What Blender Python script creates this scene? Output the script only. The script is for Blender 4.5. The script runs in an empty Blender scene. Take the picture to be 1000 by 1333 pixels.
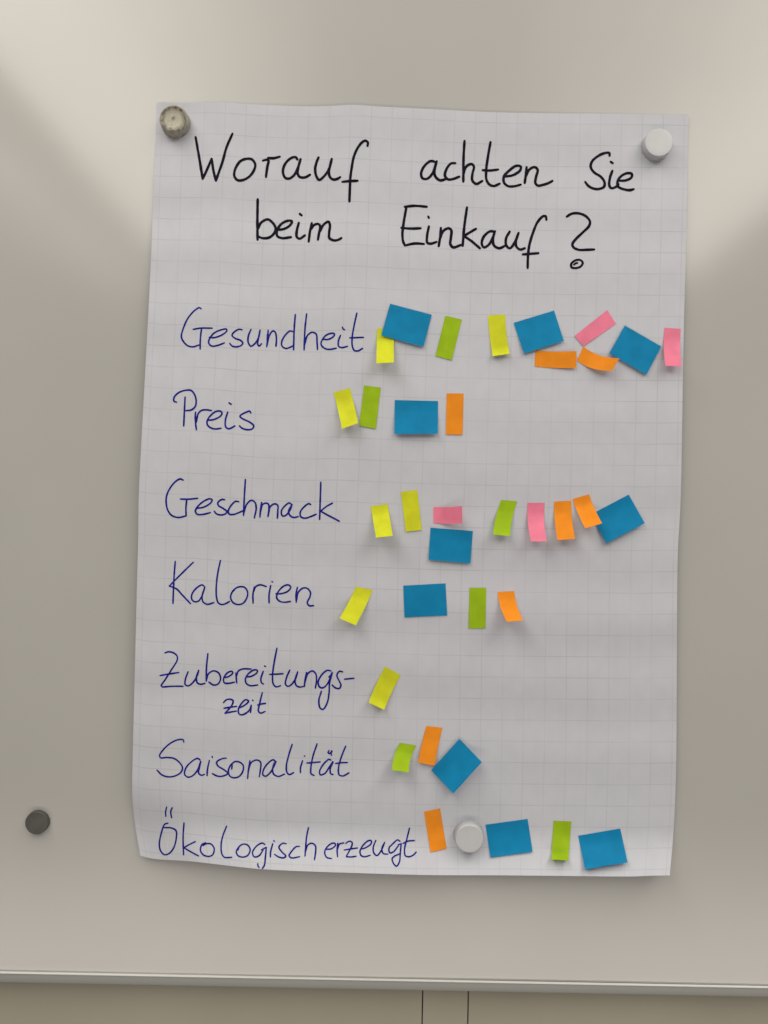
import bpy, bmesh, math, random
from mathutils import Vector, Matrix
from mathutils.bvhtree import BVHTree
from mathutils import noise as mnoise

random.seed(7)
SC = bpy.context.scene
COL = SC.collection

# ------------------------------------------------------------------ camera
# whiteboard face is the plane y = 0, room is on the -y side, metres
F = 1010.0                      # focal length in photo pixels (photo 1000 x 1333)
CX, CY = 500.0, 666.5
MM = 0.000906                   # one photo pixel on the board
D = F * MM                      # camera to board
ROLL = math.radians(1.1)
PITCH = math.radians(0.3)
cam_pos = Vector((0, -D, 0))
fwd = Vector((0, math.cos(PITCH), math.sin(PITCH)))
up0 = Vector((0, -math.sin(PITCH), math.cos(PITCH)))
rt0 = Vector((1, 0, 0))
right = rt0 * math.cos(ROLL) + up0 * math.sin(ROLL)
up = -rt0 * math.sin(ROLL) + up0 * math.cos(ROLL)
cam_d = bpy.data.cameras.new('camera')
cam = bpy.data.objects.new('camera', cam_d)
COL.objects.link(cam)
cam.matrix_world = Matrix(((right.x, up.x, -fwd.x, cam_pos.x),
                           (right.y, up.y, -fwd.y, cam_pos.y),
                           (right.z, up.z, -fwd.z, cam_pos.z), (0, 0, 0, 1)))
cam_d.sensor_fit = 'AUTO'
cam_d.sensor_width = 36.0
cam_d.lens = F / 1333.0 * 36.0
cam_d.clip_start = 0.02
cam_d.clip_end = 60
SC.camera = cam

# ------------------------------------------------------------------ world (the dim room round the board)
W = bpy.data.worlds.new('World')
SC.world = W
W.use_nodes = True
nt = W.node_tree
bg = nt.nodes['Background']
tc = nt.nodes.new('ShaderNodeTexCoord')
sx = nt.nodes.new('ShaderNodeSeparateXYZ')
mr = nt.nodes.new('ShaderNodeMapRange')
mr.inputs['From Min'].default_value = -1
mr.inputs['From Max'].default_value = 1
cr = nt.nodes.new('ShaderNodeValToRGB')
cr.color_ramp.interpolation = 'EASE'
el = cr.color_ramp.elements
el[0].position = 0.0;  el[0].color = (0.62, 0.55, 0.48, 1)
el[1].position = 1.0;  el[1].color = (0.75, 0.74, 0.71, 1)
for p, c in ((0.30, (0.60, 0.53, 0.46, 1)), (0.44, (0.24, 0.23, 0.215, 1)), (0.56, (0.22, 0.22, 0.21, 1)), (0.70, (0.55, 0.54, 0.52, 1))):
    e = el.new(p); e.color = c
nt.links.new(tc.outputs['Generated'], sx.inputs[0])
nt.links.new(sx.outputs['Z'], mr.inputs['Value'])
nt.links.new(mr.outputs['Result'], cr.inputs['Fac'])
nt.links.new(cr.outputs['Color'], bg.inputs['Color'])
bg.inputs['Strength'].default_value = 0.12

# ------------------------------------------------------------------ two rows of ceiling lights running away from the board
def strip_light(name, x0, x1, y0, y1, z, radiance, col):
    d = bpy.data.lights.new(name, 'AREA')
    d.shape = 'RECTANGLE'
    d.size = abs(x1 - x0); d.size_y = abs(y1 - y0)
    d.energy = radiance * math.pi * d.size * d.size_y
    d.color = col
    o = bpy.data.objects.new(name, d)
    o.location = ((x0 + x1) / 2, (y0 + y1) / 2, z)
    COL.objects.link(o)
WARM = (1.0, 0.957, 0.872)
# how bright the ceiling is across the room (x, radiance): two lamp rows at the sides, dim middle
PROFILE = [(-1.165, 5.4), (-0.82, 5.4), (-0.43, 2.6), (-0.10, 0.75), (0.35, 0.9), (0.75, 2.6), (1.20, 5.2), (1.565, 5.6)]
def ceiling_at(x):
    for (x0, r0), (x1, r1) in zip(PROFILE, PROFILE[1:]):
        if x <= x1: return r0 + (r1 - r0) * (x - x0) / (x1 - x0)
    return PROFILE[-1][1]
strip_light('ceiling_light', -1.165, -0.82, -3.6, -0.08, 1.30, 5.0, WARM)
strip_light('ceiling_light', 1.22, 1.565, -3.6, -0.08, 1.30, 5.05, WARM)
n_ = 17
for k in range(n_):
    x0 = -0.82 + 2.04 * k / n_; x1 = -0.82 + 2.04 * (k + 1) / n_
    strip_light('ceiling_glow', x0, x1, -3.6, -0.08, 1.30, 0.925 * ceiling_at((x0 + x1) / 2), WARM)
# added dim lamps at ceiling height, making a fainter left streak in the board
for x0, x1, rad in ((-1.46, -1.37, 1.5), (-1.56, -1.46, 1.7), (-1.68, -1.56, 1.1), (-1.82, -1.68, 0.5)):
    strip_light('streak_fill', x0, x1, -3.6, -1.0, 1.30, rad, WARM)
# added fill lamps behind the camera for a soft glow low in the board
for z, rad in ((-2.02, 3.5), (-1.88, 3.4), (-1.74, 3.0), (-1.60, 2.2), (-1.46, 1.3), (-1.32, 0.6)):
    d = bpy.data.lights.new('low_fill', 'AREA'); d.shape = 'RECTANGLE'; d.size = 5.0; d.size_y = 0.16
    d.energy = 0.78 * rad * math.pi * d.size * d.size_y; d.color = (1.0, 0.93, 0.86)
    o = bpy.data.objects.new('low_fill', d); COL.objects.link(o)
    o.location = (0.3, -2.3, z); o.rotation_euler = (math.radians(115), 0, 0)
SC.view_settings.view_transform = 'Standard'
SC.view_settings.look = 'None'
SC.view_settings.gamma = 1
SC.view_settings.use_curve_mapping = False
SC.view_settings.exposure = 0.0
SC.render.engine = 'CYCLES'
SC.cycles.max_bounces = 8
SC.cycles.diffuse_bounces = 5

# ------------------------------------------------------------------ helpers
def ray(px, py):
    return (fwd + right * ((px - CX) / F) - up * ((py - CY) / F)).normalized()
def at(px, py, y=0.0):
    """point of the plane at depth y seen at photo pixel px, py"""
    r = ray(px, py)
    return cam_pos + r * ((y - cam_pos.y) / r.y)
def lerp(a, b, t): return a + (b - a) * t
def smooth(a, b, x):
    t = max(0.0, min(1.0, (x - a) / (b - a)))
    return t * t * (3 - 2 * t)
def link(name, bm, mat, parent=None, smooth_shade=True):
    me = bpy.data.meshes.new(name)
    bm.normal_update()
    bm.to_mesh(me); bm.free()
    if smooth_shade:
        for p in me.polygons: p.use_smooth = True
    me.materials.append(mat)
    o = bpy.data.objects.new(name, me)
    COL.objects.link(o)
    if parent: o.parent = parent
    return o
def tag(o, label=None, cat=None, group=None, kind=None):
    if label: o['label'] = label
    if cat: o['category'] = cat
    if group: o['group'] = group
    if kind: o['kind'] = kind
    return o
def empty(name, loc=(0, 0, 0)):
    o = bpy.data.objects.new(name, None)
    o.empty_display_size = 0.02
    COL.objects.link(o); o.location = loc
    return o
def box(bm, a, b, bevel=0.0):
    v = []
    for x in (a[0], b[0]):
        for y in (a[1], b[1]):
            for z in (a[2], b[2]):
                v.append(bm.verts.new((x, y, z)))
    fs = [(0, 1, 3, 2), (4, 6, 7, 5), (0, 4, 5, 1), (2, 3, 7, 6), (0, 2, 6, 4), (1, 5, 7, 3)]
    faces = [bm.faces.new([v[i] for i in f]) for f in fs]
    bmesh.ops.recalc_face_normals(bm, faces=faces)
    if bevel:
        es = list({e for f in faces for e in f.edges})
        bmesh.ops.bevel(bm, geom=es, offset=bevel, segments=3, profile=0.5, affect='EDGES')

def solid_sheet(bm, rows, t):
    """give a grid of verts (front already faced) a back side t behind it and a sharp rim"""
    bm.normal_update()
    back = [[bm.verts.new(v.co - v.normal * t) for v in r] for r in rows]
    nj, ni = len(rows), len(rows[0])
    for j in range(nj - 1):
        for i in range(ni - 1):
            bm.faces.new((back[j][i], back[j][i + 1], back[j + 1][i + 1], back[j + 1][i]))
    def loop(g):
        return g[0][:-1] + [r[-1] for r in g[:-1]] + g[-1][:0:-1] + [r[0] for r in g[:0:-1]]
    A, B = loop(rows), loop(back)
    for k in range(len(A)):
        q = (k + 1) % len(A)
        f = bm.faces.new((A[k], A[q], B[q], B[k]))
    bm.edges.ensure_lookup_table()
    ring = set(A) | set(B)
    for e in bm.edges:
        if e.verts[0] in ring and e.verts[1] in ring: e.smooth = False
    bmesh.ops.recalc_face_normals(bm, faces=bm.faces)

def mat(name, col, rough=0.5, spec=0.5, metal=0.0):
    m = bpy.data.materials.new(name)
    m.use_nodes = True
    b = m.node_tree.nodes['Principled BSDF']
    b.inputs['Base Color'].default_value = (*col, 1)
    b.inputs['Roughness'].default_value = rough
    b.inputs['Specular IOR Level'].default_value = spec
    b.inputs['Metallic'].default_value = metal
    return m
def nodes(m): return m.node_tree.nodes, m.node_tree.links, m.node_tree.nodes['Principled BSDF']
def add_noise(m, scale, detail=4, coord='Object', vec_scale=None):
    n, l, b = nodes(m)
    t = n.new('ShaderNodeTexCoord')
    x = n.new('ShaderNodeTexNoise')
    x.inputs['Scale'].default_value = scale
    x.inputs['Detail'].default_value = detail
    if vec_scale:
        mp = n.new('ShaderNodeMapping'); mp.inputs['Scale'].default_value = vec_scale
        l.new(t.outputs[coord], mp.inputs[0]); l.new(mp.outputs[0], x.inputs['Vector'])
    else:
        l.new(t.outputs[coord], x.inputs['Vector'])
    return x
def vary(m, col_a, col_b, fac_socket, lo=0.35, hi=0.65):
    n, l, b = nodes(m)
    r = n.new('ShaderNodeMapRange')
    r.inputs['From Min'].default_value = lo; r.inputs['From Max'].default_value = hi
    mx = n.new('ShaderNodeMix'); mx.data_type = 'RGBA'
    l.new(fac_socket, r.inputs['Value']); l.new(r.outputs['Result'], mx.inputs['Factor'])
    mx.inputs['A'].default_value = (*col_a, 1); mx.inputs['B'].default_value = (*col_b, 1)
    l.new(mx.outputs['Result'], b.inputs['Base Color'])
    return mx
def bump(m, fac_socket, strength, dist):
    n, l, b = nodes(m)
    bp = n.new('ShaderNodeBump')
    bp.inputs['Strength'].default_value = strength; bp.inputs['Distance'].default_value = dist
    l.new(fac_socket, bp.inputs['Height']); l.new(bp.outputs['Normal'], b.inputs['Normal'])

# ------------------------------------------------------------------ materials
M_board = mat('board_enamel', (0.62, 0.60, 0.555), 0.135, 0.54)
nz = add_noise(M_board, 3.0, 3); vary(M_board, (0.463, 0.4505, 0.427), (0.489, 0.476, 0.452), nz.outputs['Fac'])
nz2 = add_noise(M_board, 420.0, 2); bump(M_board, nz2.outputs['Fac'], 0.07, 0.0003)
M_frame = mat('brushed_aluminium', (0.30, 0.30, 0.285), 0.45, 0.5, 0.15)
M_lip = mat('lip_highlight', (0.74, 0.735, 0.71), 0.35, 0.6)  # pale colour paints in the light caught by the frame's top edge
M_wall = mat('painted_panel', (0.40, 0.375, 0.305), 0.6, 0.3)
nz = add_noise(M_wall, 6.0, 5); vary(M_wall, (0.41, 0.383, 0.300), (0.445, 0.416, 0.330), nz.outputs['Fac'])
M_gap = mat('dark_gap', (0.10, 0.09, 0.07), 0.8, 0.2)

def paper_material(nx, ny, ox, oy):
    m = mat('squared_paper', (0.72, 0.72, 0.74), 0.75, 0.25)
    n, l, b = nodes(m)
    uv = n.new('ShaderNodeTexCoord')
    s = n.new('ShaderNodeSeparateXYZ')
    l.new(uv.outputs['UV'], s.inputs[0])
    def math_(op, a, bb=None):
        x = n.new('ShaderNodeMath'); x.operation = op
        for i, q in enumerate((a, bb)):
            if q is None: continue
            if isinstance(q, (int, float)): x.inputs[i].default_value = q
            else: l.new(q, x.inputs[i])
        return x.outputs[0]
    masks = []
    for ax, k, off in (('X', nx, ox), ('Y', ny, oy)):
        c = math_('ADD', math_('MULTIPLY', s.outputs[ax], k), off)
        d = math_('ABSOLUTE', math_('SUBTRACT', math_('FRACT', math_('ADD', c, 0.5)), 0.5))
        mrn = n.new('ShaderNodeMapRange')
        mrn.inputs['From Min'].default_value = 0.006; mrn.inputs['From Max'].default_value = 0.028
        mrn.inputs['To Min'].default_value = 1; mrn.inputs['To Max'].default_value = 0
        l.new(d, mrn.inputs['Value'])
        masks.append(math_('MULTIPLY', mrn.outputs['Result'], 1.0 if ax == 'Y' else 0.72))
    g = math_('MAXIMUM', *masks)
    # printing that wavers in strength
    nzs = n.new('ShaderNodeTexNoise'); nzs.inputs['Scale'].default_value = 9; nzs.inputs['Detail'].default_value = 6
    l.new(uv.outputs['UV'], nzs.inputs['Vector'])
    r2 = n.new('ShaderNodeMapRange'); r2.inputs['From Min'].default_value = 0.35; r2.inputs['From Max'].default_value = 0.65
    r2.inputs['To Min'].default_value = 0.20; r2.inputs['To Max'].default_value = 0.58
    l.new(nzs.outputs['Fac'], r2.inputs['Value'])
    g = math_('MULTIPLY', g, r2.outputs['Result'])
    cl = n.new('ShaderNodeTexNoise'); cl.inputs['Scale'].default_value = 40; cl.inputs['Detail'].default_value = 8
    l.new(uv.outputs['UV'], cl.inputs['Vector'])
    mx0 = n.new('ShaderNodeMix'); mx0.data_type = 'RGBA'
    mx0.inputs['A'].default_value = (0.563, 0.569, 0.622, 1); mx0.inputs['B'].default_value = (0.593, 0.598, 0.650, 1)
    r3 = n.new('ShaderNodeMapRange'); r3.inputs['From Min'].default_value = 0.3; r3.inputs['From Max'].default_value = 0.7
    l.new(cl.outputs['Fac'], r3.inputs['Value']); l.new(r3.outputs['Result'], mx0.inputs['Factor'])
    mx = n.new('ShaderNodeMix'); mx.data_type = 'RGBA'
    l.new(g, mx.inputs['Factor']); l.new(mx0.outputs['Result'], mx.inputs['A'])
    mx.inputs['B'].default_value = (0.38, 0.38, 0.405, 1)
    l.new(mx.outputs['Result'], b.inputs['Base Color'])
    bp = n.new('ShaderNodeBump'); bp.inputs['Strength'].default_value = 0.13; bp.inputs['Distance'].default_value = 0.0006
    l.new(cl.outputs['Fac'], bp.inputs['Height']); l.new(bp.outputs['Normal'], b.inputs['Normal'])
    return m
M_paper = paper_material(25.5, 35.8, -0.30 + 0.0, 0.5)
def ink(name, c, c2):
    m = mat(name, c, 0.7, 0.08)
    nz = add_noise(m, 160.0, 3); vary(m, c, c2, nz.outputs['Fac'], 0.4, 0.62)
    return m
M_black = ink('black_marker_ink', (0.005, 0.003, 0.009), (0.010, 0.007, 0.020))
M_blue = ink('blue_pen_ink', (0.008, 0.009, 0.185), (0.018, 0.020, 0.290))

def note_mat(name, c, trans=0.12):
    m = mat(name, c, 0.65, 0.12)
    n, l, b = nodes(m)
    nz = add_noise(m, 55.0, 6)
    mx = vary(m, tuple(x * 0.92 for x in c), tuple(min(1, x * 1.06) for x in c), nz.outputs['Fac'])
    nz3 = add_noise(m, 900.0, 2); bump(m, nz3.outputs['Fac'], 0.15, 0.0002)
    t = n.new('ShaderNodeBsdfTranslucent'); l.new(mx.outputs['Result'], t.inputs['Color'])
    ms = n.new('ShaderNodeMixShader'); ms.inputs[0].default_value = trans
    out = [x for x in n if x.type == 'OUTPUT_MATERIAL'][0]
    l.new(b.outputs[0], ms.inputs[1]); l.new(t.outputs[0], ms.inputs[2]); l.new(ms.outputs[0], out.inputs['Surface'])
    return m
NOTE = {
    'yellow': note_mat('yellow_note_paper', (0.72, 0.745, 0.027)),
    'green':  note_mat('green_note_paper', (0.37, 0.56, 0.014)),
    'orange': note_mat('orange_note_paper', (0.97, 0.315, 0.020)),
    'pink':   note_mat('pink_note_paper', (0.94, 0.25, 0.38)),
    'blue':   note_mat('blue_note_paper', (0.006, 0.235, 0.47), 0.04),
}

# ------------------------------------------------------------------ wall below the board
P0 = at(0, 1264); P1 = at(1000, 1283)
zb = (P0.z + P1.z) / 2                       # lower edge of the writing surface
WALL_Y = 0.030
wall = empty('wall', (0, WALL_Y, zb))
tag(wall, 'beige panelled wall below the whiteboard with two dark vertical joints', 'wall', kind='structure')
s1 = at(550, 1310, WALL_Y).x; s2 = at(609.5, 1310, WALL_Y).x
g = 0.0007
bounds = [(-1.6, s1 - g), (s1 + g, s2 - g), (s2 + g, 1.6)]
for a, b in bounds:
    bm = bmesh.new(); box(bm, (a, WALL_Y, -1.6), (b, WALL_Y + 0.0045, 1.3), 0.0004)
    o = link('wall_panel', bm, M_wall, smooth_shade=False)
    o.parent = wall; o.matrix_parent_inverse = Matrix.Translation(wall.location).inverted()
bm = bmesh.new(); box(bm, (-1.6, WALL_Y + 0.005, -1.6), (1.6, WALL_Y + 0.03, 1.3))
o = link('wall_backing', bm, M_gap, smooth_shade=False)
o.parent = wall; o.matrix_parent_inverse = Matrix.Translation(wall.location).inverted()

# ------------------------------------------------------------------ whiteboard
board = empty('whiteboard', (0, 0, zb))
tag(board, 'large glossy off-white whiteboard with thin grey metal bottom frame', 'whiteboard')
bm = bmesh.new()
BX0, BX1, BZ1 = -1.35, 1.35, 1.15
nxx, nzz = 90, 80
grid = []
for j in range(nzz + 1):
    row = []
    for i in range(nxx + 1):
        x = lerp(BX0, BX1, i / nxx); z = lerp(zb, BZ1, j / nzz)
        # enamelled sheet steel is never perfectly flat
        y = 0.0009 * mnoise.noise(Vector((x * 1.7, z * 1.7, 3.1)))
        row.append(bm.verts.new((x, y, z)))
    grid.append(row)
for j in range(nzz):
    for i in range(nxx):
        bm.faces.new((grid[j][i], grid[j][i + 1], grid[j + 1][i + 1], grid[j + 1][i]))
bm.normal_update()
solid_sheet(bm, grid, 0.012)
ws = link('writing_surface', bm, M_board)
ws.parent = board; ws.matrix_parent_inverse = Matrix.Translation(board.location).inverted()
# frame: rounded front lip proud of the sheet
bm = bmesh.new()
FT = 0.0029
box(bm, (BX0, -FT, zb - 0.0118), (BX1, 0.016, zb - 0.0014), 0.0006)
fr = link('frame', bm, M_frame)
fr.parent = board; fr.matrix_parent_inverse = Matrix.Translation(board.location).inverted()

bm = bmesh.new()
box(bm, (BX0, -FT - 0.0005, zb - 0.0014), (BX1, -0.0004, zb + 0.0002), 0.0004)
lp_ = link('frame_lip', bm, M_lip)
lp_.parent = board; lp_.matrix_parent_inverse = Matrix.Translation(board.location).inverted()

# ------------------------------------------------------------------ the flipchart sheet
def spline(pts):
    """piecewise cubic through (t, x, y) knots"""
    def f(t):
        n = len(pts)
        k = 0
        while k < n - 2 and t > pts[k + 1][0]: k += 1
        p1, p2 = pts[k], pts[k + 1]
        p0 = pts[k - 1] if k > 0 else p1
        p3 = pts[k + 2] if k + 2 < n else p2
        h = p2[0] - p1[0]
        s = max(0, min(1, (t - p1[0]) / h))
        out = []
        for c in (1, 2):
            m1 = (p2[c] - p0[c]) / max(1e-9, (p2[0] - p0[0])) * h
            m2 = (p3[c] - p1[c]) / max(1e-9, (p3[0] - p1[0])) * h
            s2, s3 = s * s, s * s * s
            out.append((2 * s3 - 3 * s2 + 1) * p1[c] + (s3 - 2 * s2 + s) * m1 + (-2 * s3 + 3 * s2) * p2[c] + (s3 - s2) * m2)
        return out
    return f
def by_axis(pts, axis):
    a0, a1 = pts[0][axis], pts[-1][axis]
    return spline([((p[axis] - a0) / (a1 - a0), p[0], p[1]) for p in pts])
TOP = by_axis([(204.5, 133), (235, 133.5), (285, 133), (330, 136), (400, 138.5), (430, 138), (458, 136.5), (500, 139), (560, 142), (640, 146), (720, 147.5), (800, 148), (896.5, 149.5)], 0)
BOT = by_axis([(183, 1114), (200, 1118), (250, 1121.5), (330, 1130.5), (380, 1133.5), (450, 1136), (550, 1139), (650, 1139.5), (760, 1140.5), (820, 1141), (850, 1140), (872, 1139.5)], 0)
LEFT = by_axis([(204.5, 133), (200.5, 230), (197, 330), (191, 450), (184.5, 570), (181, 640), (180, 700), (178, 780), (175, 900), (173, 980), (172.3, 1030), (175, 1065), (179.5, 1095), (183, 1114)], 1)
RIGHT = by_axis([(896.5, 149.5), (893.5, 300), (890, 440), (888, 560), (886.5, 640), (885.5, 665), (882.5, 720), (881.5, 800), (881, 920), (880, 1010), (877, 1080), (872, 1139.5)], 1)
TL, TR, BL, BR = (204.5, 133), (896.5, 149.5), (183, 1114), (872, 1139.5)
def sheet_px(u, v):
    t = TOP(u); b = BOT(u); l = LEFT(v); r = RIGHT(v)
    o = []
    for c in (0, 1):
        o.append((1 - v) * t[c] + v * b[c] + (1 - u) * l[c] + u * r[c]
                 - ((1 - u) * (1 - v) * TL[c] + u * (1 - v) * TR[c] + (1 - u) * v * BL[c] + u * v * BR[c]))
    return o
def gauss(u, v, u0, v0, su, sv): return math.exp(-((u - u0) / su) ** 2 - ((v - v0) / sv) ** 2)
def sheet_lift(u, v):
    L = 0.0022
    L += 0.010 * (1 - u) ** 2.2 * smooth(0.05, 0.55, v)                 # left edge stands off the board
    L += 0.004 * u ** 4 * smooth(0.08, 0.45, v)
    L += 0.0085 * math.sin(math.pi * (0.15 + 0.7 * u)) * smooth(-0.12, 0.40, v) * (1 - smooth(0.36, 0.97, v))
    L += 0.0016 * math.sin(math.pi * min(1, max(0, (u - .05) / .9))) * (1 - smooth(0.0, 0.12, v))
    # free lower edge curling forward
    k = smooth(0.90, 1.0, v)
    L += 0.033 * (smooth(0.935, 1.04, v)) ** 1.15 * (0.35 + 0.65 * smooth(0.05, 0.3, u))
    # lower left corner rolled
    L += 0.0055 * gauss(u, v, 0.12, 0.89, 0.20, 0.14)
    L -= 0.013 * smooth(0.12, 0.0, u) * smooth(0.88, 1.0, v)
    # traces of having been rolled up
    a = 0.00075 * (0.4 + 0.6 * smooth(0.02, 0.15, v))
    L += a * math.sin(2 * math.pi * (v * 11.0 + 0.15 * math.sin(5 * u) + 0.1)) * (0.6 + 0.4 * math.sin(9 * v + 2 * u))
    L += 0.0006 * math.sin(2 * math.pi * (v * 4.3 + 0.3 * u + 0.2))
    L += 0.0012 * mnoise.noise(Vector((u * 3.0, v * 5.0, 1.7)))
    L += 0.0004 * mnoise.noise(Vector((u * 9.0, v * 22.0, 5.7)))
    # magnets press it flat
    for (mu, mv, r) in ((0.035, 0.03, 0.07), (0.94, 0.045, 0.08), (0.615, 0.95, 0.055)):
        w = gauss(u, v, mu, mv, r, r * 0.7)
        L = lerp(L, 0.0006, min(1, w * 1.25))
    return max(L, 0.0006)
NU, NV = 150, 220
bm = bmesh.new()
uvl = bm.loops.layers.uv.new('UVMap')
gv = []; guv = {}
for j in range(NV + 1):
    row = []
    for i in range(NU + 1):
        u, v = i / NU, j / NV
        px, py = sheet_px(u, v)
        vert = bm.verts.new(at(px, py, -sheet_lift(u, v)))
        guv[vert] = (u, v)
        row.append(vert)
    gv.append(row)
for j in range(NV):
    for i in range(NU):
        f = bm.faces.new((gv[j][i], gv[j + 1][i], gv[j + 1][i + 1], gv[j][i + 1]))
        for lp in f.loops: lp[uvl].uv = guv[lp.vert]
bm.normal_update()
PAPER = BVHTree.FromBMesh(bm)
solid_sheet(bm, gv, 0.00016)
sheet = link('flipchart_sheet', bm, M_paper)
tag(sheet, 'large squared flipchart paper sheet with handwritten German question, hung by magnets', 'paper sheet')
def on_sheet(px, py):
    r = ray(px, py)
    hit = PAPER.ray_cast(cam_pos, r)
    if hit[0] is None: return at(px, py, -0.003)
    return hit[0]

# ------------------------------------------------------------------ handwriting
def catmull(pts, step=0.8):
    if len(pts) == 2:
        n = max(2, int(math.dist(*pts) / step))
        return [(lerp(pts[0][0], pts[1][0], k / n), lerp(pts[0][1], pts[1][1], k / n)) for k in range(n + 1)]
    closed = math.dist(pts[0], pts[-1]) < 0.01
    P = [pts[-2]] + pts + [pts[1]] if closed else [tuple(2 * a - b for a, b in zip(pts[0], pts[1]))] + pts + [tuple(2 * a - b for a, b in zip(pts[-1], pts[-2]))]
    out = []
    for k in range(1, len(P) - 2):
        p0, p1, p2, p3 = P[k - 1], P[k], P[k + 1], P[k + 2]
        t0 = 0; t1 = t0 + max(1e-3, math.dist(p0, p1)) ** .5; t2 = t1 + max(1e-3, math.dist(p1, p2)) ** .5; t3 = t2 + max(1e-3, math.dist(p2, p3)) ** .5
        n = max(2, int(math.dist(p1, p2) / step))
        for q in range(n):
            t = lerp(t1, t2, q / n); r = []
            for c in (0, 1):
                a1 = (t1 - t) / (t1 - t0) * p0[c] + (t - t0) / (t1 - t0) * p1[c]
                a2 = (t2 - t) / (t2 - t1) * p1[c] + (t - t1) / (t2 - t1) * p2[c]
                a3 = (t3 - t) / (t3 - t2) * p2[c] + (t - t2) / (t3 - t2) * p3[c]
                b1 = (t2 - t) / (t2 - t0) * a1 + (t - t0) / (t2 - t0) * a2
                b2 = (t3 - t) / (t3 - t1) * a2 + (t - t1) / (t3 - t1) * a3
                r.append((t2 - t) / (t2 - t1) * b1 + (t - t1) / (t2 - t1) * b2)
            out.append(tuple(r))
    out.append(P[-2])
    return out
LIFT0 = 0.00016
def write(label, blocks, width, m):
    bm = bmesh.new()
    order = 0
    width0 = width
    for (ox, oy, sc, strokes, *own) in blocks:
        width = own[0] if own else width0
        for st in strokes:
            order += 1
            pts = catmull([(ox + x / sc, oy + y / sc) for x, y in st])
            n = len(pts)
            seed = random.random() * 100
            A, B = [], []
            lift = LIFT0 + 0.0000025 * order
            def put(x, y, k=0.0):
                h = on_sheet(x, y)
                return bm.verts.new(h + Vector((0, -(lift + k), 0)))
            dirs = []
            for k in range(n):
                a, b = pts[max(0, k - 1)], pts[min(n - 1, k + 1)]
                dx, dy = b[0] - a[0], b[1] - a[1]
                q = math.hypot(dx, dy) or 1
                dirs.append((dx / q, dy / q))
            ws_ = [width * (1 + 0.16 * mnoise.noise(Vector((seed, k * 0.09, 0)))) * (0.88 + 0.12 * smooth(0, 4, min(k, n - 1 - k))) for k in range(n)]
            def cap(c, d, w):
                vs = []
                for q in range(7):
                    ang = math.pi / 2 + math.pi * q / 6
                    ex, ey = math.cos(ang), math.sin(ang)
                    vs.append((c[0] + w / 2 * (d[0] * ex - d[1] * ey), c[1] + w / 2 * (d[1] * ex + d[0] * ey)))
                return vs
            for k in range(n):
                w = ws_[k] / 2; d = dirs[k]
                kk = 0.00003 * k / max(1, n)
                A.append(put(pts[k][0] - d[1] * w, pts[k][1] + d[0] * w, kk))
                B.append(put(pts[k][0] + d[1] * w, pts[k][1] - d[0] * w, kk))
            for k in range(n - 1):
                try: bm.faces.new((A[k], A[k + 1], B[k + 1], B[k]))
                except ValueError: pass
            c0 = [put(x, y) for x, y in cap(pts[0], dirs[0], ws_[0])[1:-1]]
            bm.faces.new([A[0]] + c0 + [B[0]])
            de = (-dirs[-1][0], -dirs[-1][1])
            c1 = [put(x, y, 0.00003) for x, y in cap(pts[-1], de, ws_[-1])[1:-1]]
            bm.faces.new([B[-1]] + c1 + [A[-1]])
    for f in bm.faces:
        f.normal_update()
        if f.normal.y > 0: f.normal_flip()
    o = link('handwriting', bm, m, sheet)
    o['label'] = label
    return o

S = 1000 / 150.0
write('black handwritten heading word Worauf', [
 (240, 160, 5, [
  [(74,93),(98,230),(120,364)], [(120,364),(150,300),(178,234)], [(178,234),(190,310),(206,376)], [(206,376),(250,250),(275,160),(314,70)],
  [(405,234),(365,250),(332,300),(326,345),(345,372),(375,374),(420,352),(452,312),(462,270),(440,238),(405,234)],
  [(512,246),(535,240),(548,244),(540,290),(532,352)], [(545,228),(580,230),(622,220)],
  [(736,238),(726,224),(708,224),(680,240),(650,280),(643,325),(658,358),(684,362),(715,340),(740,290),(757,236)],
  [(757,236),(742,290),(738,330),(752,352),(785,355),(818,338)]]),
 (400, 160, 10, [
  [(148,450),(120,520),(104,600),(118,690),(155,742),(215,700),(270,628),(296,570)],
  [(320,468),(298,560),(283,640),(300,710),(345,738),(395,728),(430,706)],
  [(786,300),(790,255),(755,232),(710,258),(650,340),(605,450),(580,580),(562,720),(556,860),(550,1022)], [(458,768),(550,758),(655,754)]])], 3.5, M_black)
write('black handwritten heading word achten', [
 (530, 160, 5, [
  [(185,258),(172,250),(150,250),(110,285),(92,330),(100,360),(130,364),(165,330),(193,250)], [(193,250),(178,315),(185,350),(215,374),(252,366)],
  [(314,262),(285,265),(255,305),(247,345),(268,368),(300,365),(340,350)],
  [(374,118),(368,220),(366,382)], [(366,340),(385,285),(420,268),(435,285),(425,335),(425,375),(450,397),(490,378)],
  [(543,125),(525,230),(515,310),(517,370),(535,400),(565,411),(602,396)], [(493,308),(540,310),(592,304)],
  [(632,350),(690,340),(735,310),(740,285),(710,280),(660,315),(630,350),(632,390),(660,412),(700,412),(740,402)],
  [(778,288),(774,330),(766,390)], [(772,350),(795,305),(830,288),(850,305),(840,350),(835,390),(850,408),(890,402),(920,392),(946,378)]])], 3.5, M_black)
write('black handwritten heading word Sie', [
 (700, 160, 5, [
  [(468,214),(466,196),(440,196),(395,215),(355,250),(345,285),(365,320),(410,350),(435,385),(432,415),(400,430),(365,428),(330,410),(309,384)],
  [(486,312),(470,360),(467,410),(480,425),(510,416),(525,400)], [(476,254),(488,262)],
  [(520,375),(570,375),(610,355),(612,332),(580,328),(540,350),(520,380),(525,415),(560,432),(600,438),(624,432)]]),
], 3.5, M_black)
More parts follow.
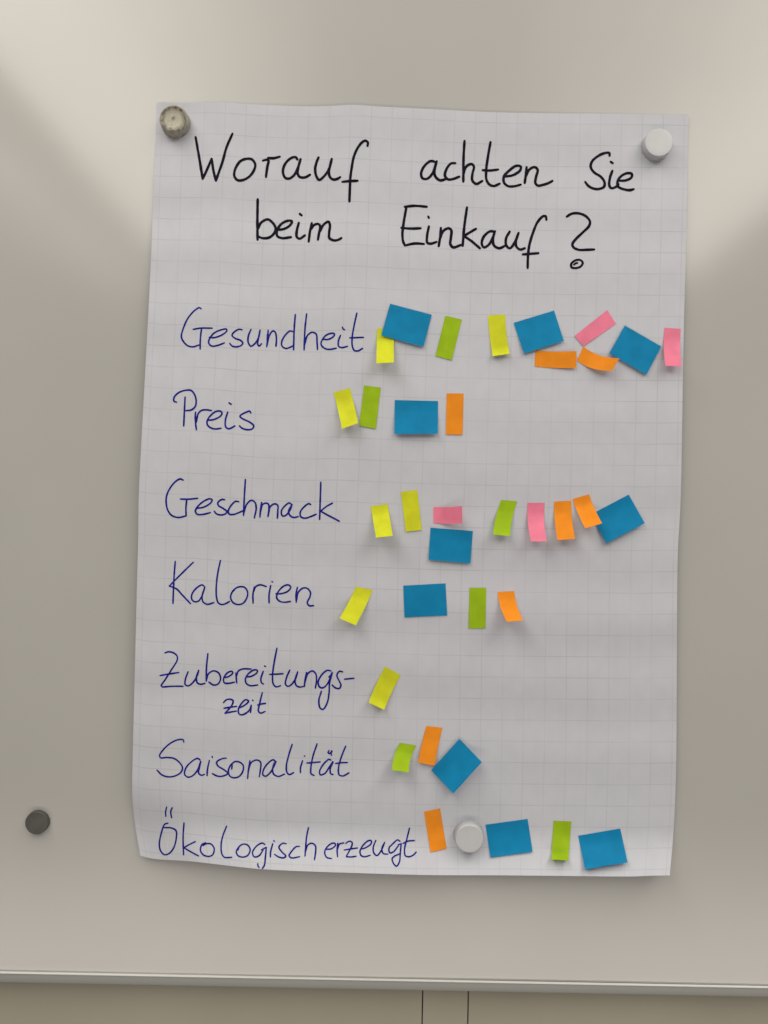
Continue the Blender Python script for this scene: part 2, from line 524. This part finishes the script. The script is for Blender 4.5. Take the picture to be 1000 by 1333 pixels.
write('black handwritten heading word beim', [
 (320, 250, 5, [
  [(78,48),(76,180),(77,310)], [(80,240),(100,200),(143,178),(175,200),(195,238),(180,275),(150,297),(110,300),(78,288)],
  [(207,246),(250,240),(290,215),(300,190),(270,188),(230,210),(204,250),(205,285),(235,300),(294,294)],
  [(346,200),(333,250),(332,290),(350,304),(385,282)], [(352,142),(364,152)],
  [(430,202),(418,260),(410,322)], [(418,250),(445,215),(472,208),(485,225),(478,265),(470,310)],
  [(478,265),(505,215),(538,193),(548,215),(543,265),(545,300),(575,315),(605,310),(622,300)]])], 3.5, M_black)
write('black handwritten heading word Einkauf', [
 (510, 250, 5, [
  [(85,96),(150,90),(228,96)], [(96,96),(78,200),(70,270),(74,320),(86,348)], [(86,348),(150,335),(210,338)], [(64,233),(120,238),(188,236)],
  [(242,224),(230,290),(232,330),(255,336),(292,325)], [(238,160),(242,168)],
  [(320,234),(316,290),(306,352)], [(312,310),(335,255),(370,236),(388,250),(385,300),(382,340),(400,360),(450,345)],
  [(490,100),(472,230),(462,350)], [(548,240),(510,262),(470,286)], [(470,286),(520,320),(574,366)],
  [(668,258),(640,256),(600,290),(586,335),(600,360),(630,345),(655,305),(672,256)], [(668,262),(658,315),(668,350),(700,366),(738,350)],
  [(768,258),(745,300),(745,345),(768,366),(800,330),(826,266)], [(826,266),(808,320),(812,355),(835,374),(866,366)]]),
 (640, 250, 5, [
  [(357,180),(352,158),(335,158),(300,195),(268,270),(245,350),(237,420),(235,494)], [(204,406),(240,403),(305,398)]])], 3.5, M_black)
write('black handwritten question mark with a small ring as its dot', [
 (640, 250, 5, [
  [(490,160),(520,142),(560,138),(610,155),(640,190),(635,220),(595,262),(545,310),(526,340),(535,362),(570,376),(620,376),(668,374)],
  ]), (640, 250, 5, [
  [(578,443),(545,445),(519,468),(521,490),(550,495),(582,483),(593,460),(578,443)], [(536,473),(549,463),(558,462)]], 3.0),
], 3.5, M_black)
write('blue handwritten word Gesundheit', [
 (225, 390, S, [
  [(246,80),(232,70),(190,95),(130,165),(90,255),(75,320),(90,360),(130,400),(175,410),(228,394)], [(178,258),(240,248),(342,248)], [(250,250),(240,340),(238,428)],
  [(318,328),(360,330),(430,305),(470,270),(465,256),(430,260),(360,290),(320,340),(312,375),(335,402),(380,400),(448,376)],
  [(602,262),(575,258),(535,280),(515,310),(540,335),(590,355),(608,378),(590,400),(545,410),(515,402),(495,380)],
  [(680,258),(658,310),(655,370),(678,404),(710,385),(745,330),(758,266)], [(758,266),(742,340),(738,390),(750,402),(770,384)],
  [(828,266),(824,340),(816,408)], [(822,300),(820,390)], [(818,390),(840,310),(870,272),(890,285),(900,340),(896,404)]]),
 (345, 390, S, [
  [(245,280),(220,272),(175,310),(145,370),(150,405),(180,424),(215,415),(240,402)], [(264,130),(255,240),(248,436)],
  [(362,124),(348,250),(340,436)], [(345,390),(370,310),(410,284),(445,300),(452,360),(456,432)],
  [(500,345),(550,345),(595,320),(604,298),(580,292),(530,310),(490,365),(490,395),(520,424),(560,432),(618,422)],
  [(656,310),(638,360),(640,405),(665,416),(716,406)], [(672,240),(680,256),(692,262)],
  [(798,118),(775,220),(757,330),(758,400),(775,440),(805,446),(846,424)], [(736,332),(800,330),(854,328)]]),
], 2.25, M_blue)
write('blue handwritten word Preis', [
 (215, 490, S, [
  [(100,224),(78,215),(80,180),(120,140),(180,120),(225,122),(255,155),(270,210),(262,260),(230,290),(180,298)], [(174,180),(168,300),(162,430)],
  [(265,310),(262,370),(272,462)], [(270,400),(290,320),(320,294),(360,290),(402,296)],
  [(366,380),(420,375),(480,345),(494,318),(480,302),(440,305),(390,345),(366,385),(368,420),(400,448),(440,456),(486,450)],
  [(544,310),(524,380),(528,440),(555,454),(606,430)], [(556,230),(574,242)],
  [(744,316),(735,302),(700,312),(650,345),(670,365),(740,400),(770,430),(755,456),(710,462),(670,450),(646,430)]]),
], 2.35, M_blue)
write('blue handwritten word Geschmack', [
 (205, 610, S, [
  [(224,100),(200,90),(160,110),(110,170),(80,240),(78,310),(95,370),(130,410),(185,424),(250,410)], [(200,264),(260,266),(350,258)], [(255,268),(248,340),(250,410)],
  [(345,344),(400,335),(460,300),(475,272),(455,262),(400,285),(345,335),(330,370),(345,395),(390,398),(460,382)],
  [(584,270),(560,268),(525,295),(530,320),(570,345),(605,375),(585,395),(545,402),(510,390),(494,370)],
  [(706,288),(680,284),(640,320),(615,370),(625,395),(660,398),(700,385),(742,366)],
  [(764,95),(755,240),(748,406)], [(752,380),(775,310),(815,276),(845,290),(858,340),(842,428)]]),
 (310, 610, S, [
  [(205,294),(196,350),(190,420)], [(196,370),(215,310),(245,300),(265,310),(268,350),(260,416)], [(265,390),(280,330),(320,306),(345,320),(345,370),(342,430)],
  [(465,312),(445,298),(405,325),(376,370),(385,410),(415,405),(450,360),(468,312)], [(466,314),(438,375),(460,415),(490,424),(522,416)],
  [(630,312),(615,304),(570,335),(540,380),(545,418),(580,430),(620,420),(678,396)],
  [(718,118),(714,260),(708,440)], [(818,300),(765,330),(716,370)], [(716,370),(790,410),(878,456)]]),
], 2.35, M_blue)
write('blue handwritten word Kalorien', [
 (210, 720, S, [
  [(122,72),(112,200),(102,436)], [(278,80),(200,155),(120,235),(70,286)], [(70,286),(90,292),(135,312),(180,360),(254,438)],
  [(375,290),(355,276),(310,300),(270,350),(264,395),(285,420),(320,418),(350,380),(378,296)], [(378,296),(355,375),(365,425),(400,444),(456,430)],
  [(514,64),(490,180),(478,290),(480,380),(495,430),(525,446),(555,440),(592,420)],
  [(640,310),(680,292),(725,298),(750,340),(740,395),(710,435),(665,446),(625,430),(603,390),(610,350),(640,310)], [(640,310),(625,330)]]),
 (300, 720, S, [
  [(208,294),(196,360),(198,434)], [(200,340),(220,292),(260,275),(312,290)],
  [(350,282),(336,360),(336,432)], [(361,248),(367,250)],
  [(396,352),(440,352),(500,330),(524,296),(505,276),(460,288),(410,345),(403,390),(430,418),(470,426),(520,420)],
  [(582,296),(570,360),(572,426)], [(574,410),(590,340),(630,304),(665,305),(695,340),(690,380),(668,430),(685,456),(722,456)]]),
], 2.25, M_blue)
write('blue handwritten word Zubereitungszeit broken over two lines', [
 (200, 840, S, [
  [(100,66),(130,56),(175,66),(205,95),(205,130),(160,205),(100,300),(68,350),(78,362)], [(78,362),(160,356),(256,356)], [(58,262),(140,248),(220,236)],
  [(300,230),(278,290),(275,340),(300,352),(340,325),(380,260),(392,216)], [(392,216),(372,280),(380,325),(410,338),(445,330)],
  [(472,72),(460,190),(458,310)], [(458,308),(475,250),(520,222),(565,240),(582,290),(560,335),(520,344),(482,320)],
  [(612,280),(650,272),(688,240),(680,226),(640,240),(608,290),(615,325),(650,330),(702,320)],
  [(715,240),(718,280),(722,326)], [(720,270),(735,225),(775,205),(848,206)],
  [(806,275),(850,268),(895,240),(902,220),(880,212),(830,240),(798,290),(805,330),(840,350),(904,344)],
  [(952,226),(932,290),(938,325),(954,336)], [(964,180),(972,184)],
  [(608,496),(630,474),(665,468),(690,480),(680,520),(620,590)], [(620,590),(665,580),(720,570)], [(612,546),(660,538),(722,530)],
  [(740,545),(790,520),(825,485),(800,472),(760,510),(736,560),(745,598),(780,600),(830,565),(848,520)], [(848,520),(842,582)], [(860,476),(864,480)],
  [(944,410),(920,510),(910,570),(930,588),(968,574)], [(904,518),(940,508),(972,504)]]),
 (330, 840, S, [
  [(205,24),(180,150),(166,270),(175,340),(200,360),(236,350)], [(142,252),(200,250),(256,246)],
  [(315,216),(288,280),(278,335),(300,356),(335,335),(370,280),(384,230)], [(384,230),(362,300),(370,345),(400,362),(440,355)],
  [(462,236),(448,300),(442,356)], [(446,330),(470,250),(510,222),(540,245),(548,300),(538,370)],
  [(672,222),(640,218),(590,260),(562,320),(575,362),(605,368),(645,330),(682,235)], [(684,240),(662,320),(656,420),(640,500),(605,555),(580,545),(568,480),(590,398)], [(655,275),(680,250)], [(682,250),(664,310)],
  [(774,230),(745,226),(725,260),(745,310),(760,345),(745,374),(710,368),(684,345)], [(792,294),(830,290),(872,286)]]),
], 2.25, M_blue)
write('blue handwritten word Saisonalität', [
 (195, 950, S, [
  [(296,106),(292,88),(255,84),(190,110),(125,165),(85,225),(95,242),(150,240),(210,248),(260,285),(285,330),(270,370),(220,400),(160,408),(105,390),(64,350)],
  [(438,262),(415,248),(365,275),(315,330),(303,385),(330,410),(370,400),(415,350),(442,276)], [(444,276),(430,330),(425,375),(450,394),(476,386)], [(440,280),(428,350)],
  [(518,266),(502,340),(498,398)], [(541,232),(545,238)],
  [(664,246),(630,250),(582,280),(590,310),(650,350),(678,378),(640,400),(590,402),(544,380)],
  [(760,275),(740,276),(700,310),(683,360),(695,400),(730,416),(775,405),(808,360),(812,310),(780,280),(740,274)], [(716,300),(712,340)],
  [(870,268),(858,340),(850,424)], [(856,360),(880,285),(930,262),(962,280),(962,340),(952,406)]]),
 (325, 950, S, [
  [(228,278),(205,260),(160,290),(122,345),(116,390),(140,402),(180,370),(215,310),(230,275)], [(228,280),(200,345),(210,385),(250,404),(304,384)], [(215,285),(200,330)],
  [(370,126),(340,220),(320,310),(325,370),(345,388),(382,372)],
  [(460,268),(442,330),(442,370)], [(475,226),(480,229)],
  [(586,122),(550,230),(532,330),(534,380),(560,396)], [(498,288),(550,284),(612,278)],
  [(705,262),(690,256),(640,300),(608,360),(615,390),(650,380),(695,320),(722,275)], [(725,280),(700,340),(705,380),(724,388)],
  [(690,180),(682,196),(696,206),(714,182)], [(716,184),(708,206),(712,220)],
  [(834,142),(795,240),(772,330),(778,390),(810,400),(862,374)], [(748,292),(800,285),(848,284)]]),
], 2.15, M_blue)
write('blue handwritten word Ökologischerzeugt along the bottom edge', [
 (195, 1040, S, [
  [(158,210),(130,220),(100,300),(84,390),(95,450),(130,484),(170,472),(210,420),(232,330),(228,275),(190,252),(125,248)], [(148,70),(138,110),(140,152)], [(196,76),(183,110),(190,162)],
  [(298,208),(290,330),(294,484)], [(396,370),(345,395),(300,420)], [(300,425),(360,460),(424,494)],
  [(464,405),(485,390),(530,390),(560,430),(545,485),(505,498),(460,480),(440,440),(455,395),(485,380)],
  [(668,236),(635,320),(620,400),(628,480),(650,506),(712,506)],
  [(810,392),(850,400),(872,440),(850,490),(805,504),(765,490),(752,455),(775,415),(810,392)], [(775,420),(766,444)]]),
 (315, 1050, S, [
  [(200,328),(175,316),(125,345),(92,400),(110,436),(150,425),(185,375)], [(170,375),(212,352)], [(212,352),(204,440),(195,510),(178,535)], [(138,495),(140,515),(150,528)],
  [(268,322),(250,390),(248,436)], [(277,296),(282,300)],
  [(384,322),(355,318),(322,350),(345,390),(382,430),(360,444),(320,436),(284,414)],
  [(500,344),(470,348),(430,390),(410,425),(430,444),(502,434)],
  [(578,182),(562,260),(548,428)], [(552,390),(575,330),(610,318),(638,340),(640,390),(630,460)]]),
 (415, 1050, S, [
  [(60,370),(110,365),(145,335),(140,318),(110,320),(65,360),(52,400),(70,440),(110,450)],
  [(165,318),(160,380),(164,434)], [(163,370),(180,325),(218,314)],
  [(235,318),(265,300),(290,310),(285,345),(240,430)], [(240,434),(280,436),(324,430)], [(222,376),(280,366),(336,358)],
  [(362,370),(410,355),(455,320),(455,295),(430,296),(385,335),(358,390),(370,425),(400,434),(446,422)],
  [(496,292),(474,350),(478,400),(505,424),(540,385),(572,310)], [(572,310),(548,365),(560,405),(600,412)],
  [(705,300),(685,288),(645,320),(610,360),(618,400),(650,390),(690,340)], [(690,330),(716,322)], [(716,320),(708,400),(700,480),(675,516),(648,490),(638,450),(660,428),(705,408)],
  [(788,186),(765,280),(745,370),(752,425),(785,434),(820,420),(846,394)], [(732,318),(780,298),(830,294)]]),
], 2.10, M_blue)

# ------------------------------------------------------------------ sticky notes
# corners in photo pixels: first two = glued edge, last two = free edge; lift = how far the free edge stands off (mm),
# pw = shape of the curl, bow = sideways sag of the middle, base = what it is stuck on
NOTES = []
def sticky(colour, c, lift, pw, label, group, bow=(0, 0), base=0.00045, skew=0.0, nu=10, nv=26, edge=0.0, crease=None):
    bm = bmesh.new()
    if crease is None: crease = 0.32 if lift > 2 else 0.0
    def ramp(v):
        g = lambda q: 0.5 * (q + math.sqrt(q * q + 0.0049))
        return (g(v - crease) - g(-crease)) / (g(1 - crease) - g(-crease))
    rows = []
    a, b, cc, d = c
    for j in range(nv + 1):
        v = j / nv; row = []
        for i in range(nu + 1):
            u = i / nu
            k = 4 * v * (1 - v)
            x = lerp(lerp(a[0], b[0], u), lerp(d[0], cc[0], u), v) + bow[0] * k
            y = lerp(lerp(a[1], b[1], u), lerp(d[1], cc[1], u), v) + bow[1] * k
            h = on_sheet(x, y)
            L = base + 0.001 * lift * lerp(ramp(v), v ** pw, 0.3 if crease else 1.0) * (1 + skew * (u - 0.5))
            L += 0.001 * edge * max(0, (v - 0.8) / 0.2) ** 2
            L += 0.00012 * mnoise.noise(Vector((u * 2 + a[0], v * 3 + a[1], 0.3))) * v
            r = ray(x, y)
            t = (h.y - L - cam_pos.y) / r.y
            row.append(bm.verts.new(cam_pos + r * t))
        rows.append(row)
    for j in range(nv):
        for i in range(nu):
            bm.faces.new((rows[j][i], rows[j + 1][i], rows[j + 1][i + 1], rows[j][i + 1]))
    bm.normal_update()
    if sum(f.normal.y for f in bm.faces) > 0:
        bmesh.ops.reverse_faces(bm, faces=bm.faces)
    solid_sheet(bm, rows, 0.00013)
    o = link('sticky_note', bm, NOTE[colour])
    tag(o, label, 'sticky note', group)
    return o
GS = 'narrow sticky strips on the flipchart sheet'
GB = 'blue sticky notes on the flipchart sheet'
def s(*a, **k): sticky(*a, **k)
# Gesundheit
s('yellow', [(490.9,427.7),(513,428),(512.6,471.7),(490,473)], 19, 2.0, 'yellow strip partly hidden under the first blue note beside Gesundheit', GS)
s('blue', [(508,395.4),(562.2,409.7),(551.4,451.5),(496.4,436.8)], 2.2, 1.6, 'tilted blue note covering a yellow strip right after the word Gesundheit', GB, base=0.0012)
s('green', [(580,410.8),(601.4,415.9),(588.2,468.9),(567,463.2)], 0.5, 1.3, 'flat leaning green strip between a blue and a yellow note, Gesundheit row', GS)
s('yellow', [(635.5,410.8),(657.7,409.3),(663.6,460.5),(641.6,463.6)], 1.6, 2.0, 'yellow strip with slightly curled end left of the middle blue Gesundheit note', GS, bow=(-1.0, 0), edge=4)
s('orange', [(697.2,456.3),(696,477),(750,479),(750.8,457)], 4.0, 2.0, 'straight horizontal orange strip tucked below the middle blue Gesundheit note', GS, bow=(0, 0.9), skew=-0.5)
s('orange', [(759.6,450.8),(751.3,469.1),(796.6,482.7),(806.5,466.5)], 13, 1.8, 'sagging curved orange strip below the slanted pink one', GS, bow=(-3.5, 3.5))
s('blue', [(668.7,420.3),(721.4,404.2),(734.1,443.8),(682.3,460.3)], 2.6, 1.6, 'tilted blue note above the straight horizontal orange strip, Gesundheit row', GB, base=0.0009)
s('pink', [(790.7,403.5),(802.1,421.4),(759.6,450.8),(748.2,437.2)], 0.6, 1.4, 'pink strip slanting upwards above the curved orange strip', GS)
s('blue', [(813.6,423.6),(861.1,451.1),(841.7,487.8),(793.3,460.3)], 1.2, 1.6, 'strongly tilted blue note beside the curved orange strip near the right paper edge', GB, base=0.0026)
s('pink', [(865.2,426.6),(886.4,428),(887.5,477),(866.4,476.1)], 11, 2.2, 'upright pink strip right at the right edge of the paper', GS, bow=(-1.6, 0))
# Preis
s('yellow', [(434.3,510.9),(455.6,505),(466.2,550.5),(445.3,558.2)], 15, 2.0, 'yellow strip with curled lower end, first note in the Preis row', GS, bow=(0.4, 0), skew=-0.3)
s('green', [(473.9,501.7),(495.9,504.3),(489.3,558.2),(467.7,554.2)], 0.8, 1.4, 'green strip touching the yellow strip in the Preis row', GS)
s('blue', [(514,520.8),(570.3,522.1),(570,564.6),(513.5,565)], 5.5, 2.0, 'level blue note, the only blue one in the Preis row', GB)
s('orange', [(581.7,512),(603.7,512.4),(602.2,565.9),(580.6,565.5)], 0.5, 1.4, 'flat upright orange strip, last note in the Preis row', GS)
# Geschmack
s('yellow', [(482.7,659),(504.8,656.1),(511.2,697.5),(489.6,699.8)], 25, 1.6, 'short looking yellow strip curling far off the paper next to Geschmack', GS)
s('yellow', [(521.9,640.3),(543.5,638),(549.2,689.9),(528.3,692.2)], 0.8, 1.4, 'flat olive looking yellow strip left of the level pink strip', GS)
s('pink', [(564.4,659.9),(564.4,680.8),(601.9,681.4),(601.5,658.6)], 18, 1.6, 'level pink strip bulging above the lower blue Geschmack note', GS, bow=(0, 0.8))
s('blue', [(560.6,686.9),(615.7,691.3),(612.5,733.4),(558,728.7)], 3.2, 1.8, 'blue note hanging below the level pink strip', GB)
s('green', [(652.7,650.8),(673.6,652.6),(664.1,698.1),(642.1,695.9)], 11, 1.8, 'curved green strip in the middle of the Geschmack row', GS, bow=(-1.9, 0), edge=2)
s('pink', [(686.8,654.5),(709.2,654.5),(712.1,704.7),(691.6,704.7)], 15, 1.9, 'upright pink strip between the green and the orange strips, Geschmack row', GS, bow=(-2.0, 0))
s('blue', [(768.6,670.1),(818.6,643.8),(839.5,681),(789.5,707.3)], 5.5, 1.7, 'tilted blue note at the end of the Geschmack row behind an orange strip', GB)
s('orange', [(721.5,653),(743.8,651.9),(749,701.4),(725.9,702.9)], 15, 1.9, 'upright orange strip with folded top half between pink and tilted orange', GS, bow=(-1.4, 0))
s('orange', [(745.5,649.7),(766.9,643.5),(784,681.2),(762,687.8)], 22, 1.7, 'tilted orange strip overlapping the corner of the last blue Geschmack note', GS, bow=(-1.0, 0.3))
# Kalorien
s('yellow', [(463.7,763.5),(485.3,768.3),(463.2,814.2),(442.1,804.8)], 17, 1.7, 'leaning yellow strip next to the word Kalorien', GS, bow=(0.8, 0))
s('blue', [(525,762.4),(580.1,759.4),(582.3,801),(526.7,803.7)], 0.6, 1.4, 'flat blue note, the only blue one in the Kalorien row', GB)
s('green', [(611.2,765.1),(633,765.1),(632,818),(610.1,817.8)], 0.5, 1.4, 'flat upright green strip in the Kalorien row', GS)
s('orange', [(647.9,770.8),(669.5,769.4),(681.1,807.5),(660,809.4)], 25, 1.6, 'orange strip curling off the paper at the end of the Kalorien row', GS, bow=(-2.2, 0))
# Zubereitungszeit
s('yellow', [(501.5,867.7),(521.8,879),(500.2,924.1),(480,914.4)], 6, 1.5, 'single yellow strip beside the hyphenated word Zubereitungszeit', GS, bow=(-0.8, -0.6), edge=4)
# Saisonalitaet
s('green', [(520.6,967.1),(542.2,970.5),(532.2,1005.7),(510.7,1002.3)], 22, 1.4, 'short looking bent green strip in the Saisonalität row', GS, bow=(-2.6, 0))
s('orange', [(555.1,945),(576.2,947.5),(565.7,996.6),(544.4,992.6)], 5, 1.3, 'orange strip above the diamond tilted blue note', GS, bow=(-0.6, 0))
s('blue', [(561.4,1002.8),(598.3,961.8),(627.4,992.1),(590.3,1033.2)], 12, 1.5, 'blue note turned like a diamond in the Saisonalität row', GB, base=0.004)
# Oekologisch erzeugt
s('orange', [(552.1,1056.7),(573,1052.4),(581.5,1104.8),(560.6,1109.5)], 0.5, 1.4, 'flat orange strip left of the lower white magnet', GS)
s('blue', [(632.1,1073.7),(687,1066.2),(693.4,1108.9),(638.4,1116.1)], 1.5, 1.6, 'blue note right of the lower white magnet', GB)
s('green', [(720.7,1068.6),(743.9,1069.4),(739.9,1120.2),(717.7,1118.8)], 3, 1.6, 'green strip between the two blue notes in the bottom row', GS, edge=6)
s('blue', [(752.8,1088),(807.6,1078.6),(817.1,1122.6),(761.7,1131.8)], 6.5, 1.7, 'blue note nearest the lower right corner of the paper', GB)

# ------------------------------------------------------------------ magnets
def lathe(profile, n=64):
    bm = bmesh.new()
    rings = []
    for r, h in profile:
        if r < 1e-6: rings.append([bm.verts.new((0, -h, 0))])
        else: rings.append([bm.verts.new((r * math.cos(2 * math.pi * k / n), -h, r * math.sin(2 * math.pi * k / n))) for k in range(n)])
    for a, b in zip(rings, rings[1:]):
        for k in range(n):
            q = (k + 1) % n
            if len(b) == 1: bm.faces.new((a[k], a[q], b[0]))
            else: bm.faces.new((a[k], a[q], b[q], b[k]))
    bmesh.ops.recalc_face_normals(bm, faces=bm.faces)
    return bm
def magnet(px, py, prof, m, label, on_paper=True, tilt=(0, 0)):
    o = link('magnet', lathe(prof), m)
    p = on_sheet(px, py) if on_paper else at(px, py, 0)
    o.location = p + Vector((0, -0.0004, 0)) if on_paper else p + Vector((0, -0.0008, 0))
    o.rotation_euler = (math.radians(tilt[0]), 0, math.radians(tilt[1]))
    tag(o, label, 'magnet', 'round magnets on the whiteboard')
    return o
def prof(r0, r1, h, ch, inset=0.0, dip=0.0):
    """base radius, top radius, height, edge rounding"""
    p = [(r0 - 0.0006, 0), (r0, 0.0006)]
    for k in range(7):
        a = math.pi / 2 * k / 6
        p.append((r1 - ch + ch * math.cos(a), h - ch + ch * math.sin(a)))
    if inset:
        p += [(r1 - ch - inset * 0.4, h), (r1 - ch - inset, h - dip), (0.003, h - dip * 0.8)]
    else:
        p += [(r1 * 0.6, h), (r1 * 0.3, h)]
    p.append((0, p[-1][1]))
    return p
M_mag = mat('white_plastic', (0.66, 0.66, 0.655), 0.32, 0.5)
nz = add_noise(M_mag, 30.0, 4); vary(M_mag, (0.51, 0.515, 0.53), (0.56, 0.565, 0.58), nz.outputs['Fac'])
M_dark = mat('dark_grey_plastic', (0.072, 0.068, 0.060), 0.42, 0.4)
nz = add_noise(M_dark, 90.0, 4); vary(M_dark, (0.074, 0.070, 0.064), (0.096, 0.092, 0.084), nz.outputs['Fac'])
# worn magnet: cream plastic with a grimy ring and scuffs
M_worn = mat('worn_cream_plastic', (0.5, 0.47, 0.37), 0.6, 0.3)
n, l, b = nodes(M_worn)
tc2 = n.new('ShaderNodeTexCoord')
ln = n.new('ShaderNodeVectorMath'); ln.operation = 'MULTIPLY'; ln.inputs[1].default_value = (1, 0, 1)
l.new(tc2.outputs['Object'], ln.inputs[0])
le = n.new('ShaderNodeVectorMath'); le.operation = 'LENGTH'; l.new(ln.outputs[0], le.inputs[0])
ra = n.new('ShaderNodeMapRange'); ra.inputs['From Max'].default_value = 0.0185
l.new(le.outputs['Value'], ra.inputs['Value'])
rp = n.new('ShaderNodeValToRGB')
e = rp.color_ramp.elements
e[0].position = 0.0; e[0].color = (0.75, 0.75, 0.75, 1)
e[1].position = 1.0; e[1].color = (0.25, 0.25, 0.25, 1)
for pos, c in ((0.08, 0.75), (0.17, 0.22), (0.50, 0.25), (0.64, 0.60), (0.76, 0.80), (0.86, 0.45)):
    q = e.new(pos); q.color = (c, c, c, 1)
l.new(ra.outputs['Result'], rp.inputs['Fac'])
nzw = n.new('ShaderNodeTexNoise'); nzw.inputs['Scale'].default_value = 240; nzw.inputs['Detail'].default_value = 7; nzw.inputs['Roughness'].default_value = 0.7
l.new(tc2.outputs['Object'], nzw.inputs['Vector'])
rw = n.new('ShaderNodeMapRange'); rw.inputs['From Min'].default_value = 0.36; rw.inputs['From Max'].default_value = 0.66; rw.inputs['To Max'].default_value = 1.6; rw.inputs['To Min'].default_value = 0.45
l.new(nzw.outputs['Fac'], rw.inputs['Value'])
mu = n.new('ShaderNodeMath'); mu.operation = 'MULTIPLY'; mu.use_clamp = True
l.new(rp.outputs['Color'], mu.inputs[0]); l.new(rw.outputs['Result'], mu.inputs[1])
mx = n.new('ShaderNodeMix'); mx.data_type = 'RGBA'
mx.inputs['A'].default_value = (0.56, 0.525, 0.42, 1); mx.inputs['B'].default_value = (0.11, 0.098, 0.078, 1)
l.new(mu.outputs[0], mx.inputs['Factor']); l.new(mx.outputs['Result'], b.inputs['Base Color'])
bpw = n.new('ShaderNodeBump'); bpw.inputs['Strength'].default_value = 0.5; bpw.inputs['Distance'].default_value = 0.0008
l.new(nzw.outputs['Fac'], bpw.inputs['Height']); l.new(bpw.outputs['Normal'], b.inputs['Normal'])

magnet(229.5, 161.5, prof(0.0172, 0.0166, 0.0128, 0.0026, 0.0008, 0.0007), M_worn, 'worn cream magnet with grimy scuffed face in the upper left paper corner')
magnet(853.3, 191.8, prof(0.0170, 0.0163, 0.0118, 0.0009), M_mag, 'clean white magnet in the upper right paper corner')
magnet(609.8, 1086.2, prof(0.0176, 0.0168, 0.0128, 0.0022), M_mag, 'clean white magnet between orange and blue notes at the paper bottom')
magnet(50.8, 1068.6, prof(0.0136, 0.0132, 0.0062, 0.0007), M_dark, 'small dark grey magnet alone on the bare whiteboard', on_paper=False)
